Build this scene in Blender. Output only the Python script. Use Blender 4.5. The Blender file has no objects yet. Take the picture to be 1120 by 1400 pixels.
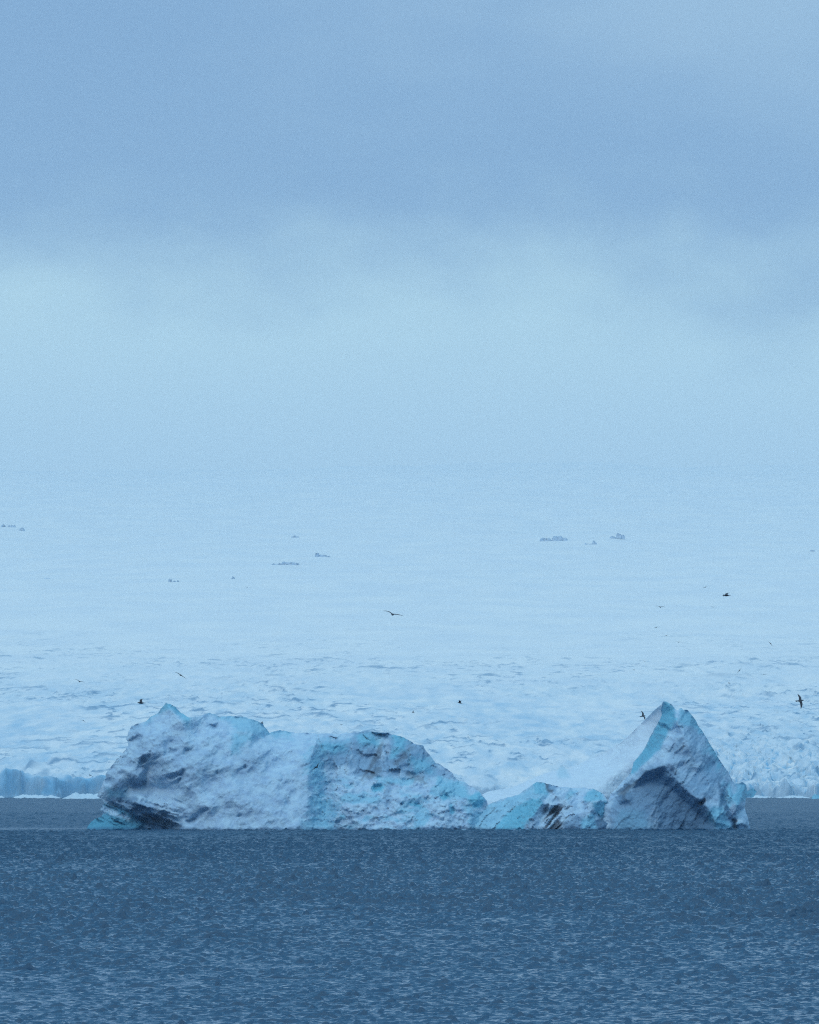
import bpy, math, random
import numpy as np
from mathutils import Vector, Matrix
from mathutils.geometry import delaunay_2d_cdt

random.seed(7)
RNG = np.random.default_rng(11)
SC = bpy.context.scene
COL = SC.collection

# ------------------------------------------------------------------ camera
H = 6.0            # eye height above the lagoon, metres
F = 9333.0         # focal length in photo pixels (240 mm on a 36 mm long side)
HY = 1068.0        # row of the true horizon in the photo
cam = bpy.data.cameras.new('camera')
cam.lens = 240.0
cam.sensor_width = 36.0
cam.shift_y = (HY - 700.0) / 1400.0
cam.clip_start = 1.0
cam.clip_end = 60000.0
co = bpy.data.objects.new('camera', cam)
COL.objects.link(co)
co.location = (0, 0, H)
co.rotation_euler = (math.radians(90), 0, 0)
SC.camera = co

# ------------------------------------------------------------------ sky, sun, exposure
SUN_EL, SUN_AZ = math.radians(48), math.radians(215)
world = bpy.data.worlds.new('World')
SC.world = world
world.use_nodes = True
wn, wl = world.node_tree.nodes, world.node_tree.links
wn.clear()


def wnode(t, **kw):
    n = wn.new(t)
    for k, v in kw.items():
        setattr(n, k, v)
    return n


def wmath(op, a, b=None, c=None, clamp=False):
    n = wnode('ShaderNodeMath', operation=op, use_clamp=clamp)
    for i, v in enumerate((a, b, c)):
        if v is None:
            continue
        if isinstance(v, (int, float)):
            n.inputs[i].default_value = v
        else:
            wl.new(v, n.inputs[i])
    return n.outputs[0]


def wmap(v, a, b, c=0.0, d=1.0, kind='SMOOTHSTEP'):
    n = wnode('ShaderNodeMapRange', interpolation_type=kind)
    wl.new(v, n.inputs[0])
    for i, x in zip((1, 2, 3, 4), (a, b, c, d)):
        n.inputs[i].default_value = x
    return n.outputs[0]


def wmix(f, a, b):
    n = wnode('ShaderNodeMix', data_type='RGBA')
    for s, v in ((n.inputs[0], f), (n.inputs[6], a), (n.inputs[7], b)):
        if hasattr(v, 'links'):
            wl.new(v, s)
        else:
            s.default_value = v if isinstance(v, float) else (*v, 1.0)
    return n.outputs[2]


CLOUD_BAND = (0.565, 0.840, 0.955)    # bright mist bank low over the ice
CLOUD_DECK = (0.226, 0.412, 0.690)    # underside of the blue-grey stratus deck
CLOUD_PALE = (0.350, 0.555, 0.790)
tc = wnode('ShaderNodeTexCoord')
sep = wnode('ShaderNodeSeparateXYZ')
wl.new(tc.outputs['Generated'], sep.inputs[0])
el = sep.outputs[2]
# soft noise in the long flat shapes of stratus
mp = wnode('ShaderNodeMapping')
mp.inputs['Scale'].default_value = (14, 14, 40)
wl.new(tc.outputs['Generated'], mp.inputs[0])
nz = wnode('ShaderNodeTexNoise')
nz.inputs['Scale'].default_value = 1.0
nz.inputs['Detail'].default_value = 5.0
nz.inputs['Roughness'].default_value = 0.5
wl.new(mp.outputs[0], nz.inputs['Vector'])
mp2 = wnode('ShaderNodeMapping')
mp2.inputs['Scale'].default_value = (60, 60, 110)
wl.new(tc.outputs['Generated'], mp2.inputs[0])
nz2 = wnode('ShaderNodeTexNoise')
nz2.inputs['Scale'].default_value = 1.0
nz2.inputs['Detail'].default_value = 4.0
wl.new(mp2.outputs[0], nz2.inputs['Vector'])
warp = wmath('ADD', wmath('MULTIPLY', wmath('SUBTRACT', nz.outputs[0], 0.5), 0.022),
             wmath('MULTIPLY', wmath('SUBTRACT', nz2.outputs[0], 0.5), 0.019))
tilt = wmath('MULTIPLY', sep.outputs[0], 0.050)      # the deck's lower edge sinks to the right
eh = wmath('ADD', wmath('ADD', el, warp), tilt)
deck = wmap(eh, 0.061, 0.091)
# the deck brightens again a little higher up, in broad soft bands
pale = wmath('MULTIPLY', wmap(eh, 0.084, 0.120), wmap(wmath('ADD', nz.outputs[0], wmath('MULTIPLY', sep.outputs[0], 4.0)), 0.25, 0.72, 0.0, 1.0))
lowband = wmap(el, 0.039, 0.078)
c0 = wmix(lowband, (0.490, 0.752, 0.985), CLOUD_BAND)
c1 = wmix(deck, c0, wmix(pale, CLOUD_DECK, CLOUD_PALE))
# overhead the overcast thins and brightens towards the zenith
c1 = wmix(wmap(el, 0.13, 0.26), c1, (0.135, 0.350, 0.600))   # the same dark deck goes on above the frame
c2 = wmix(wmap(el, 0.42, 0.92), c1, (0.66, 1.06, 1.33))
sky = wnode('ShaderNodeTexSky', sky_type='NISHITA')
sky.sun_disc = False
sky.sun_elevation = SUN_EL
sky.sun_rotation = SUN_AZ
bg1 = wnode('ShaderNodeBackground')
bg1.inputs[1].default_value = 0.08
wl.new(sky.outputs[0], bg1.inputs[0])
bg2 = wnode('ShaderNodeBackground')
bg2.inputs[1].default_value = 1.0
wl.new(c2, bg2.inputs[0])
mx = wnode('ShaderNodeMixShader')
mx.inputs[0].default_value = 0.93      # cloud cover
wl.new(bg1.outputs[0], mx.inputs[1])
wl.new(bg2.outputs[0], mx.inputs[2])
wo = wnode('ShaderNodeOutputWorld')
wl.new(mx.outputs[0], wo.inputs[0])

sun = bpy.data.lights.new('sun', 'SUN')
sun.energy = 0.65
sun.angle = math.radians(25)
sun.color = (1.0, 0.94, 0.86)
so = bpy.data.objects.new('sun', sun)
COL.objects.link(so)
sd = Vector((math.sin(SUN_AZ) * math.cos(SUN_EL), math.cos(SUN_AZ) * math.cos(SUN_EL), math.sin(SUN_EL)))
so.rotation_euler = sd.to_track_quat('Z', 'Y').to_euler()
so.location = sd * 500

vs = SC.view_settings
vs.view_transform = 'Standard'
vs.look = 'None'
vs.exposure = -0.07
vs.gamma = 1.0
vs.use_curve_mapping = False
cy = SC.cycles
cy.max_bounces = 5
cy.diffuse_bounces = 2
cy.glossy_bounces = 2
cy.transmission_bounces = 2
cy.volume_bounces = 2
cy.caustics_reflective = False
cy.caustics_refractive = False
cy.use_denoising = False
cy.filter_width = 1.15

# ------------------------------------------------------------------ numpy noise
def _hash(ix, iy, iz, seed):
    h = (ix.astype(np.int64) * 374761393 + iy.astype(np.int64) * 668265263 + iz.astype(np.int64) * 2147483647 + seed * 974634777) & 0xFFFFFFFF
    h = ((h ^ (h >> 13)) * 1274126177) & 0xFFFFFFFF
    h = ((h ^ (h >> 16)) * 2246822519) & 0xFFFFFFFF
    return ((h ^ (h >> 15)) & 0xFFFFFF) / float(0xFFFFFF)


def vnoise(x, y, seed=0):
    """2D value noise, quintic, -1..1"""
    ix, iy = np.floor(x), np.floor(y)
    fx, fy = x - ix, y - iy
    fx = fx ** 3 * (fx * (fx * 6 - 15) + 10)
    fy = fy ** 3 * (fy * (fy * 6 - 15) + 10)
    z = np.zeros_like(ix)
    a = _hash(ix, iy, z, seed)
    b = _hash(ix + 1, iy, z, seed)
    c = _hash(ix, iy + 1, z, seed)
    d = _hash(ix + 1, iy + 1, z, seed)
    return 2 * ((a * (1 - fx) + b * fx) * (1 - fy) + (c * (1 - fx) + d * fx) * fy) - 1


def fbm(x, y, oct=4, seed=0, gain=0.5, lac=2.03):
    s = np.zeros_like(x)
    a, t = 1.0, 0.0
    for i in range(oct):
        c, d = math.cos(i * 1.1), math.sin(i * 1.1)
        s += a * vnoise(x * c - y * d + 17.3 * i, x * d + y * c - 9.1 * i, seed + i)
        t += a
        a *= gain
        x, y = x * lac, y * lac
    return s / t


def ridged(x, y, oct=4, seed=0, gain=0.5):
    s = np.zeros_like(x)
    a, t = 1.0, 0.0
    for i in range(oct):
        s += a * (1 - 2 * np.abs(vnoise(x + 7.7 * i, y - 3.3 * i, seed + i)))
        t += a
        a *= gain
        x, y = x * 2.07, y * 2.07
    return s / t


def facets(x, y, seed=0, slope=0.6, step=0.35):
    """chiselled plates: every Voronoi cell is a randomly tilted plane; returns height and edge distance"""
    ix, iy = np.floor(x), np.floor(y)
    best = np.full(x.shape, 9.0)
    second = np.full(x.shape, 9.0)
    val = np.zeros_like(x)
    for dx in (-1, 0, 1):
        for dy in (-1, 0, 1):
            cx, cyy = ix + dx, iy + dy
            z = np.zeros_like(cx)
            px = cx + 0.15 + 0.7 * _hash(cx, cyy, z, seed)
            py = cyy + 0.15 + 0.7 * _hash(cx, cyy, z + 1, seed)
            d = (x - px) ** 2 + (y - py) ** 2
            h = step * (_hash(cx, cyy, z + 2, seed) - .5) + slope * (2 * (_hash(cx, cyy, z + 3, seed) - .5) * (x - px) + 2 * (_hash(cx, cyy, z + 4, seed) - .5) * (y - py))
            m = d < best
            second = np.where(m, best, np.minimum(second, d))
            val = np.where(m, h, val)
            best = np.where(m, d, best)
    return val, np.sqrt(second) - np.sqrt(best)


def sstep(a, b, v):
    t = np.clip((v - a) / (b - a), 0, 1)
    return t * t * (3 - 2 * t)


# ------------------------------------------------------------------ object helpers
def tag(o, label=None, cat=None, group=None, kind=None):
    for k, v in (('label', label), ('category', cat), ('group', group), ('kind', kind)):
        if v:
            o[k] = v
    return o


def mesh_np(name, co_, quads=None, tris=None, mat=None, smooth=True, parent=None):
    me = bpy.data.meshes.new(name)
    nq = 0 if quads is None else len(quads)
    nt = 0 if tris is None else len(tris)
    me.vertices.add(len(co_))
    me.vertices.foreach_set('co', np.ascontiguousarray(co_, dtype=np.float32).ravel())
    loops = []
    if nq:
        loops.append(np.asarray(quads, np.int32).ravel())
    if nt:
        loops.append(np.asarray(tris, np.int32).ravel())
    loops = np.concatenate(loops)
    me.loops.add(len(loops))
    me.loops.foreach_set('vertex_index', loops)
    start = np.concatenate([np.arange(nq) * 4, nq * 4 + np.arange(nt) * 3]).astype(np.int32)
    me.polygons.add(nq + nt)
    me.polygons.foreach_set('loop_start', start)
    me.polygons.foreach_set('use_smooth', np.full(nq + nt, smooth, dtype=bool))
    me.update(calc_edges=True)
    me.validate()
    if mat:
        me.materials.append(mat)
    o = bpy.data.objects.new(name, me)
    COL.objects.link(o)
    if parent:
        o.parent = parent
    return o


def grid_quads(nr, nc):
    i = np.arange(nr - 1)[:, None] * nc + np.arange(nc - 1)[None, :]
    return np.stack([i, i + 1, i + nc + 1, i + nc], -1).reshape(-1, 4)


def attr(o, name, vals):
    a = o.data.attributes.new(name, 'FLOAT', 'POINT')
    a.data.foreach_set('value', np.ascontiguousarray(vals, dtype=np.float32))


def px2w(px, py, D):
    return np.stack([(px - 560.0) / F * D, D + 0 * px, H + (HY - py) / F * D], -1)


# ------------------------------------------------------------------ material helpers
class Mat:
    def __init__(self, name):
        self.m = bpy.data.materials.new(name)
        self.m.use_nodes = True
        self.n, self.l = self.m.node_tree.nodes, self.m.node_tree.links
        self.n.clear()
        self.out = self.n.new('ShaderNodeOutputMaterial')
        self.p = self.n.new('ShaderNodeBsdfPrincipled')
        self.l.new(self.p.outputs[0], self.out.inputs[0])

    def node(self, t, **kw):
        n = self.n.new(t)
        for k, v in kw.items():
            setattr(n, k, v)
        return n

    def put(self, s, v):
        if hasattr(v, 'links'):
            self.l.new(v, s)
        elif isinstance(v, (tuple, list)):
            s.default_value = (*v, 1.0) if len(v) == 3 and len(s.default_value) == 4 else v
        else:
            s.default_value = v

    def math(self, op, a, b=0.0, clamp=False):
        n = self.node('ShaderNodeMath', operation=op, use_clamp=clamp)
        self.put(n.inputs[0], a)
        self.put(n.inputs[1], b)
        return n.outputs[0]

    def mix(self, f, a, b):
        n = self.node('ShaderNodeMix', data_type='RGBA')
        self.put(n.inputs[0], f)
        self.put(n.inputs[6], a)
        self.put(n.inputs[7], b)
        return n.outputs[2]

    def rng(self, v, a, b, c=0.0, d=1.0):
        n = self.node('ShaderNodeMapRange', interpolation_type='SMOOTHSTEP')
        self.put(n.inputs[0], v)
        for i, x in zip((1, 2, 3, 4), (a, b, c, d)):
            n.inputs[i].default_value = x
        return n.outputs[0]

    def noise(self, scale, detail=4.0, rough=0.5, stretch=(1, 1, 1)):
        tc_ = self.node('ShaderNodeTexCoord')
        mp_ = self.node('ShaderNodeMapping')
        mp_.inputs['Scale'].default_value = stretch
        self.l.new(tc_.outputs['Object'], mp_.inputs[0])
        n = self.node('ShaderNodeTexNoise')
        n.inputs['Scale'].default_value = scale
        n.inputs['Detail'].default_value = detail
        n.inputs['Roughness'].default_value = rough
        self.l.new(mp_.outputs[0], n.inputs['Vector'])
        return n.outputs[0]

    def attr(self, name):
        return self.node('ShaderNodeAttribute', attribute_name=name).outputs['Fac']

    def bump(self, h, strength, dist):
        b = self.node('ShaderNodeBump')
        b.inputs['Strength'].default_value = strength
        b.inputs['Distance'].default_value = dist
        self.put(b.inputs['Height'], h)
        self.l.new(b.outputs[0], self.p.inputs['Normal'])


SNOW = (0.49, 0.67, 0.81)
BLUE = (0.14, 0.48, 0.66)
TEAL = (0.06, 0.30, 0.44)
GREY = (0.21, 0.37, 0.54)
DARK = (0.045, 0.135, 0.26)
DIRT = (0.06, 0.075, 0.11)


def ice_material():
    a = Mat('iceberg_ice')
    n1 = a.noise(0.9, 5, 0.6)
    n2 = a.noise(4.0, 4, 0.6)
    snow = a.mix(a.rng(n1, 0.35, 0.7), SNOW, (0.38, 0.54, 0.72))
    snow = a.mix(a.attr('fresh'), snow, (0.80, 0.86, 0.91))
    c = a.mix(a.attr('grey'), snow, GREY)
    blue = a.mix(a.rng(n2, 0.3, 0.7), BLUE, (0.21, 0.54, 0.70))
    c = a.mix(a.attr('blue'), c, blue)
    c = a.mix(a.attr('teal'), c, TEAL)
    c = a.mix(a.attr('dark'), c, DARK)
    d = a.math('MULTIPLY', a.attr('dirt'), a.rng(n2, 0.2, 0.55, 0.55, 1.0))
    c = a.mix(d, c, DIRT)
    a.put(a.p.inputs['Base Color'], c)
    a.put(a.p.inputs['Roughness'], a.math('SUBTRACT', 0.75, a.math('MULTIPLY', a.attr('blue'), 0.35)))
    a.put(a.p.inputs['Specular IOR Level'], 0.3)
    a.bump(a.math('ADD', n2, a.math('MULTIPLY', n1, 2.0)), 0.4, 0.12)
    return a.m


def glacier_material():
    a = Mat('glacier_snow')
    n1 = a.noise(0.02, 5, 0.55, (1, 0.35, 1))
    n2 = a.noise(0.25, 4, 0.6)
    snow = a.mix(a.rng(n1, 0.3, 0.7), (0.87, 0.88, 0.88), (0.78, 0.82, 0.86))
    c = a.mix(a.attr('ice'), snow, (0.23, 0.50, 0.72))
    c = a.mix(a.math('MULTIPLY', a.attr('gap'), 0.78), c, (0.09, 0.25, 0.42))
    a.put(a.p.inputs['Base Color'], c)
    a.put(a.p.inputs['Roughness'], 0.8)
    a.put(a.p.inputs['Specular IOR Level'], 0.2)
    a.bump(n2, 0.5, 0.5)
    return a.m


def water_material():
    a = Mat('lagoon_water')
    n1 = a.noise(8.0, 3, 0.6, (0.7, 1, 1))
    n2 = a.noise(0.03, 3, 0.5, (1, 0.4, 1))
    a.put(a.p.inputs['Base Color'], a.mix(n2, (0.000, 0.040, 0.098), (0.001, 0.048, 0.116)))
    a.put(a.p.inputs['Roughness'], a.math('ADD', 0.06, a.math('MULTIPLY', a.attr('chop'), 0.27)))
    a.put(a.p.inputs['IOR'], 1.333)
    n3 = a.noise(0.9, 4, 0.6, (1, 0.5, 1))
    a.bump(a.math('ADD', a.math('MULTIPLY', n1, 0.036), a.math('MULTIPLY', n3, a.math('MULTIPLY', a.attr('chop'), 1.1))), 0.30, 1.0)
    return a.m


def rock_material():
    a = Mat('hazed_rock')
    n1 = a.noise(0.05, 4, 0.6)
    a.put(a.p.inputs['Base Color'], a.mix(a.rng(n1, .35, .65), (0.32, 0.47, 0.66), (0.52, 0.64, 0.78)))  # pale blue: the fading by distant haze is put into the rock colour
    a.put(a.p.inputs['Roughness'], 0.9)
    a.bump(n1, 0.3, 0.6)
    return a.m


def feather_material(name, col, col2):
    a = Mat(name)
    n1 = a.noise(6.0, 3, 0.6)
    a.put(a.p.inputs['Base Color'], a.mix(n1, col, col2))
    a.put(a.p.inputs['Roughness'], 0.8)
    return a.m


M_ICE, M_GLAC, M_WATER, M_ROCK = ice_material(), glacier_material(), water_material(), rock_material()
M_DARKF = feather_material('dark_feathers', (0.035, 0.042, 0.060), (0.060, 0.068, 0.090))
M_GREYF = feather_material('grey_feathers', (0.10, 0.11, 0.13), (0.20, 0.21, 0.23))

# ------------------------------------------------------------------ lagoon water: wind ripples as real relief
def wave_tile(n, size, seed, wl_peak, wind, lo, hi):
    r = np.random.default_rng(seed)
    k1 = np.fft.fftfreq(n, size / n) * 2 * np.pi
    kx, ky = np.meshgrid(k1, k1, indexing='ij')
    k = np.hypot(kx, ky) + 1e-9
    kp = 2 * np.pi / wl_peak
    spec = np.exp(-0.6 * (kp / k) ** 2) / k ** 3.4
    cosd = (kx * math.cos(wind) + ky * math.sin(wind)) / k
    spec *= 0.07 + cosd ** 4
    spec[(k < 2 * np.pi / hi) | (k > 2 * np.pi / lo)] = 0
    ph = r.normal(size=(n, n)) + 1j * r.normal(size=(n, n))
    h = np.fft.ifft2(ph * np.sqrt(spec)).real
    return h / h.std()


def tile_at(h, size, x, y):
    n = h.shape[0]
    u, v = (x / size * n) % n, (y / size * n) % n
    i, j = np.floor(u).astype(int), np.floor(v).astype(int)
    fu, fv = u - i, v - j
    i0, j0, i1, j1 = i % n, j % n, (i + 1) % n, (j + 1) % n
    return (h[i0, j0] * (1 - fu) + h[i1, j0] * fu) * (1 - fv) + (h[i0, j1] * (1 - fu) + h[i1, j1] * fu) * fv


def build_water():
    rows = [-4000.0, -500.0, 0.0, 60.0, 110.0, 140.0]
    d = 150.0
    while d < 2700:
        rows.append(d)
        d += d * (0.00062 if d < 845 else (0.0012 if d < 1300 else 0.0024))
    rows += [3000.0, 6000.0, 14000.0]
    rows = np.array(rows)
    u = np.linspace(-0.070, 0.070, 330)
    u = np.concatenate([[-6, -1.5, -0.4, -0.15, -0.09], u, [0.09, 0.15, 0.4, 1.5, 6]])
    W = np.maximum(rows, 150.0)
    y = np.repeat(rows[:, None], len(u), 1)
    x = u[None, :] * W[:, None]
    x = np.where(np.abs(u)[None, :] > 3, np.sign(u)[None, :] * 15000.0, x)
    t1 = wave_tile(512, 31.0, 1, 0.32, 1.45, 0.13, 2.0)
    t2 = wave_tile(512, 53.0, 2, 0.9, 1.8, 0.25, 6.0)
    t1, t2 = np.exp(0.55 * t1), np.exp(0.3 * t2)
    t1, t2 = (t1 - t1.mean()) / t1.std(), (t2 - t2.mean()) / t2.std()
    fetch = np.interp(y, [150, 220, 300, 500, 760, 2600], [0.011, 0.034, 0.066, 0.066, 0.062, 0.11])
    gust = 0.88 + 0.35 * fbm(x / 26.0, y / 60.0, 3, 5) + 0.25 * fbm(x / 6.0, y / 14.0, 2, 9)
    # a calm slick off the left end of the iceberg
    slick = np.exp(-((y - 852) / 26.0) ** 2) * sstep(-30.0, -42.0, x)
    gust = np.clip(gust, 0.25, 1.6) * (1 - 0.45 * slick)
    c, s = math.cos(0.5), math.sin(0.5)
    chopz = np.interp(y, [150, 200, 300, 500], [0.0128, 0.0175, 0.027, 0.029])
    z = gust * (chopz * tile_at(t1, 31.0, x, y) + fetch * tile_at(t2, 53.0, x * c - y * s, x * s + y * c))
    inside = (np.abs(u)[None, :] < 0.071) & (y > 145) & (y < 2690)
    z = np.where(inside, z, 0.0)
    co_ = np.stack([x, y, z], -1).reshape(-1, 3)
    o = mesh_np('water', co_, grid_quads(len(rows), len(u)), mat=M_WATER)
    attr(o, 'chop', np.broadcast_to(sstep(400, 950, y) * (1 - 0.3 * slick), y.shape).ravel())
    tag(o, 'dark blue wind rippled lagoon water filling the foreground', kind='structure')


build_water()

# ------------------------------------------------------------------ glacier
FRONT = 2436.0
PROF_D = np.array([2400, 2436, 2600, 2800, 3200, 3700, 4500, 5600, 7000, 8500, 10000, 12500, 16500.0])
PROF_Z = np.array([3.0, 4.0, 14.0, 24.0, 43.0, 65.0, 101.0, 156.0, 226.0, 305.0, 392.0, 545.0, 760.0])


def front_at(x):
    return FRONT + 7 * fbm(x / 30.0, x * 0, 3, 31) + 3.5 * vnoise(x / 7.0, x * 0, 33) + 1.6 * np.abs(vnoise(x / 2.6, x * 0, 34))


def glacier_z(x, y, detail=True):
    px = 560 + x / y * F
    z = np.interp(y, PROF_D, PROF_Z)
    z = z + 2.6 * sstep(2600, 3300, y) * fbm(x / 220.0, y / 420.0, 3, 41) * (y / 3000.0)
    z = z + 14 * sstep(5500, 9000, y) * fbm(x / 700.0, y / 1500.0, 3, 43)
    # left: a taller blunt ice cliff; right: broken seracs sloping into the water
    left = sstep(330, 120, px)
    right = sstep(820, 1010, px)
    z = z + left * (3.2 + 2.8 * fbm(x / 9.0, y / 25.0, 3, 81)) * sstep(2750, 2450, y)
    gap = np.zeros_like(z)
    ice = np.zeros_like(z)
    if detail:
        wx = x + 9 * fbm(x / 40.0, y / 60.0, 3, 51)
        wy = y + 26 * fbm(x / 90.0, y / 120.0, 3, 52) + 0.55 * np.abs(x - 20)
        far = sstep(5200, 3300, y)
        rough = np.clip(0.55 + 0.9 * fbm(x / 70.0, y / 260.0, 3, 53) + 0.5 * right, 0.08, 1.5) * (0.3 + 0.7 * far)
        grain = (0.25 + 0.9 * rough) * far * 1.25 * fbm(x / 2.6, y / 19.0, 4, 59, 0.6)
        # long transverse crevasse lips: sawtooth steps facing the water
        r1 = ridged(wx / 34.0, wy / 24.0, 3, 54)
        r2 = ridged(wx / 13.0, wy / 10.0, 3, 57)
        z = z + rough * (0.5 * r1 + 0.5 * r2) + grain
        # short scarps: a sharp lip facing the water that eases off uphill, bare ice along the break
        patch = sstep(-0.45, 0.30, fbm(x / 60.0, y / 240.0, 3, 62) + 0.25 * right)
        for k, (sx, sy, am) in enumerate(((8.0, 34.0, 0.7), (4.5, 22.0, 0.5), (14.0, 48.0, 0.7))):
            q = vnoise(wx / sx + 31 * k, wy / sy, 64 + k)
            on = patch * far * sstep(-0.1, 0.35, vnoise(x / (sx * 1.3), y / (sy * 1.3), 68 + k))
            z = z + am * on * np.where(q > 0, np.exp(-q / 0.35), np.exp(q / 0.10))
            gq = np.gradient(q, axis=0)
            gap = np.maximum(gap, on * np.exp(-((q + 0.03) / (0.12 if k < 2 else 0.07)) ** 2) * (gq > 0))
        # seracs
        sz = np.clip(right * sstep(2950, 2520, y) + 0.35 * sstep(2560, 2450, y) + 0.25 * right * sstep(3300, 2800, y), 0, 1.2)
        fv, fe = facets(wx / 6.5, y / 9.0, 71, 0.9, 1.0)
        fv2, fe2 = facets(x / 2.8 + 5, y / 4.0, 72, 0.9, 1.0)
        z = z + sz * (2.1 * fv + 1.1 * fv2) - 1.6 * sz * sstep(0.16, 0.0, fe)
        ice = np.clip(0.75 * sz * sstep(0.2, 0.02, fe) + 0.35 * sz * sstep(0.2, 0.5, fv2), 0, 1)
    ice = np.maximum(ice, sstep(4300, 2700, y) * (0.26 + 0.18 * fbm(x / 45.0, y / 200.0, 3, 79) + 0.50 * fbm(x / 6.0, y / 45.0, 4, 80, .65)))
    # calving front
    f = front_at(x)
    top = z
    up = sstep(-2.0, 4.0 + 3.0 * vnoise(x / 4.0, y / 40.0, 35), y - f + 1.2 * fbm(x / 2.5, y / 2.0, 3, 36) * detail)
    z = -3.0 + (top + 3.0) * up
    # bluish bare ice on the calving face, the top keeps its snow
    bare = sstep(16.0, 3.0, y - f) * (0.25 + 0.75 * left)
    patchy = 0.62 + 0.95 * fbm(x / 6.0, z / 3.0, 4, 77, 0.6)
    ice = np.clip(np.maximum(ice, bare * (0.6 + 0.4 * patchy)), 0, 1)
    gap = np.maximum(gap, bare * 0.3 * sstep(.35, .7, vnoise(x / 3.1 + 0.15 * z, y * 0, 82)))
    return z, ice, gap


def build_glacier():
    rows = np.concatenate([[2380, 2410], np.arange(2418, 2428, 0.8), np.arange(2428, 2446, 0.35), np.arange(2446, 2470, 0.9), np.arange(2470, 3200, 2.0), np.arange(3200, 5200, 7.0),
                           np.arange(5200, 17000, 70.0)])
    u = np.linspace(-0.070, 0.070, 400)
    u = np.concatenate([[-1.6, -0.7, -0.3, -0.15, -0.1, -0.085], u, [0.085, 0.1, 0.15, 0.3, 0.7, 1.6]])
    y = np.repeat(rows[:, None], len(u), 1)
    x = u[None, :] * y
    z, ice, gap = glacier_z(x, y)
    o = mesh_np('glacier', np.stack([x, y, z], -1).reshape(-1, 3), grid_quads(len(rows), len(u)), mat=M_GLAC)
    # steep faces turned to the water show bare ice: measured from the relief itself
    gy = np.gradient(z, axis=0) / np.gradient(y, axis=0)
    steep = np.clip(sstep(0.35, 1.1, gy) * sstep(5200, 3800, y) * 0.6, 0, 1)
    attr(o, 'ice', np.clip(np.maximum(ice, steep), 0, 1).ravel())
    attr(o, 'gap', gap.ravel())
    tag(o, 'snow covered glacier tongue with crevasses rising from the lagoon into mist', kind='structure')


build_glacier()

# ------------------------------------------------------------------ iceberg
D0 = 836.0


def poly_sd(px, py, poly):
    """signed distance in photo pixels, positive inside"""
    P = np.asarray(poly, float)
    Q = np.roll(P, -1, 0)
    best = np.full(px.shape, 1e9)
    ins = np.zeros(px.shape, bool)
    for (ax, ay), (bx, by) in zip(P, Q):
        dx, dy = bx - ax, by - ay
        t = np.clip(((px - ax) * dx + (py - ay) * dy) / (dx * dx + dy * dy + 1e-9), 0, 1)
        best = np.minimum(best, (px - ax - t * dx) ** 2 + (py - ay - t * dy) ** 2)
        if ay != by:
            c = ((ay > py) != (by > py)) & (px < (bx - ax) * (py - ay) / (by - ay) + ax)
            ins ^= c
    d = np.sqrt(best)
    return np.where(ins, d, -d)


def nearest_on(px, py, poly):
    P = np.asarray(poly, float)
    Q = np.roll(P, -1, 0)
    best = np.full(px.shape, 1e9)
    ox, oy = px.copy(), py.copy()
    for (ax, ay), (bx, by) in zip(P, Q):
        dx, dy = bx - ax, by - ay
        t = np.clip(((px - ax) * dx + (py - ay) * dy) / (dx * dx + dy * dy + 1e-9), 0, 1)
        qx, qy = ax + t * dx, ay + t * dy
        d = (px - qx) ** 2 + (py - qy) ** 2
        m = d < best
        best = np.where(m, d, best)
        ox, oy = np.where(m, qx, ox), np.where(m, qy, oy)
    return ox, oy


def lin_field(pts, px, py):
    """piecewise planar surface through hand-placed (px, py, depth) points: gives the crisp facets"""
    V = [Vector((p[0], p[1])) for p in pts]
    vs_, _, fs, ov, _, _ = delaunay_2d_cdt(V, [], [], 0, 1e-4)
    dep = [pts[o_[0]][2] for o_ in ov]
    out = np.full(px.shape, np.nan)
    for f in fs:
        a, b, c = f[:3]
        (x0, y0), (x1, y1), (x2, y2) = vs_[a], vs_[b], vs_[c]
        den = (y1 - y2) * (x0 - x2) + (x2 - x1) * (y0 - y2)
        if abs(den) < 1e-6:
            continue
        l0 = ((y1 - y2) * (px - x2) + (x2 - x1) * (py - y2)) / den
        l1 = ((y2 - y0) * (px - x2) + (x0 - x2) * (py - y2)) / den
        m = (l0 >= -1e-4) & (l1 >= -1e-4) & (l0 + l1 <= 1 + 1e-4)
        out[m] = (l0 * dep[a] + l1 * dep[b] + (1 - l0 - l1) * dep[c])[m]
    bad = np.isnan(out)
    if bad.any():
        P = np.array(pts)
        bx, by = px[bad], py[bad]
        d = (bx[:, None] - P[None, :, 0]) ** 2 + (by[:, None] - P[None, :, 1]) ** 2
        out[bad] = P[d.argmin(1), 2]
    return out


def blur(a, n):
    for _ in range(n):
        b = np.pad(a, 1, mode='edge')
        a = (b[:-2, 1:-1] + b[2:, 1:-1] + b[1:-1, :-2] + b[1:-1, 2:] + 2 * a) / 6
    return a


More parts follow.
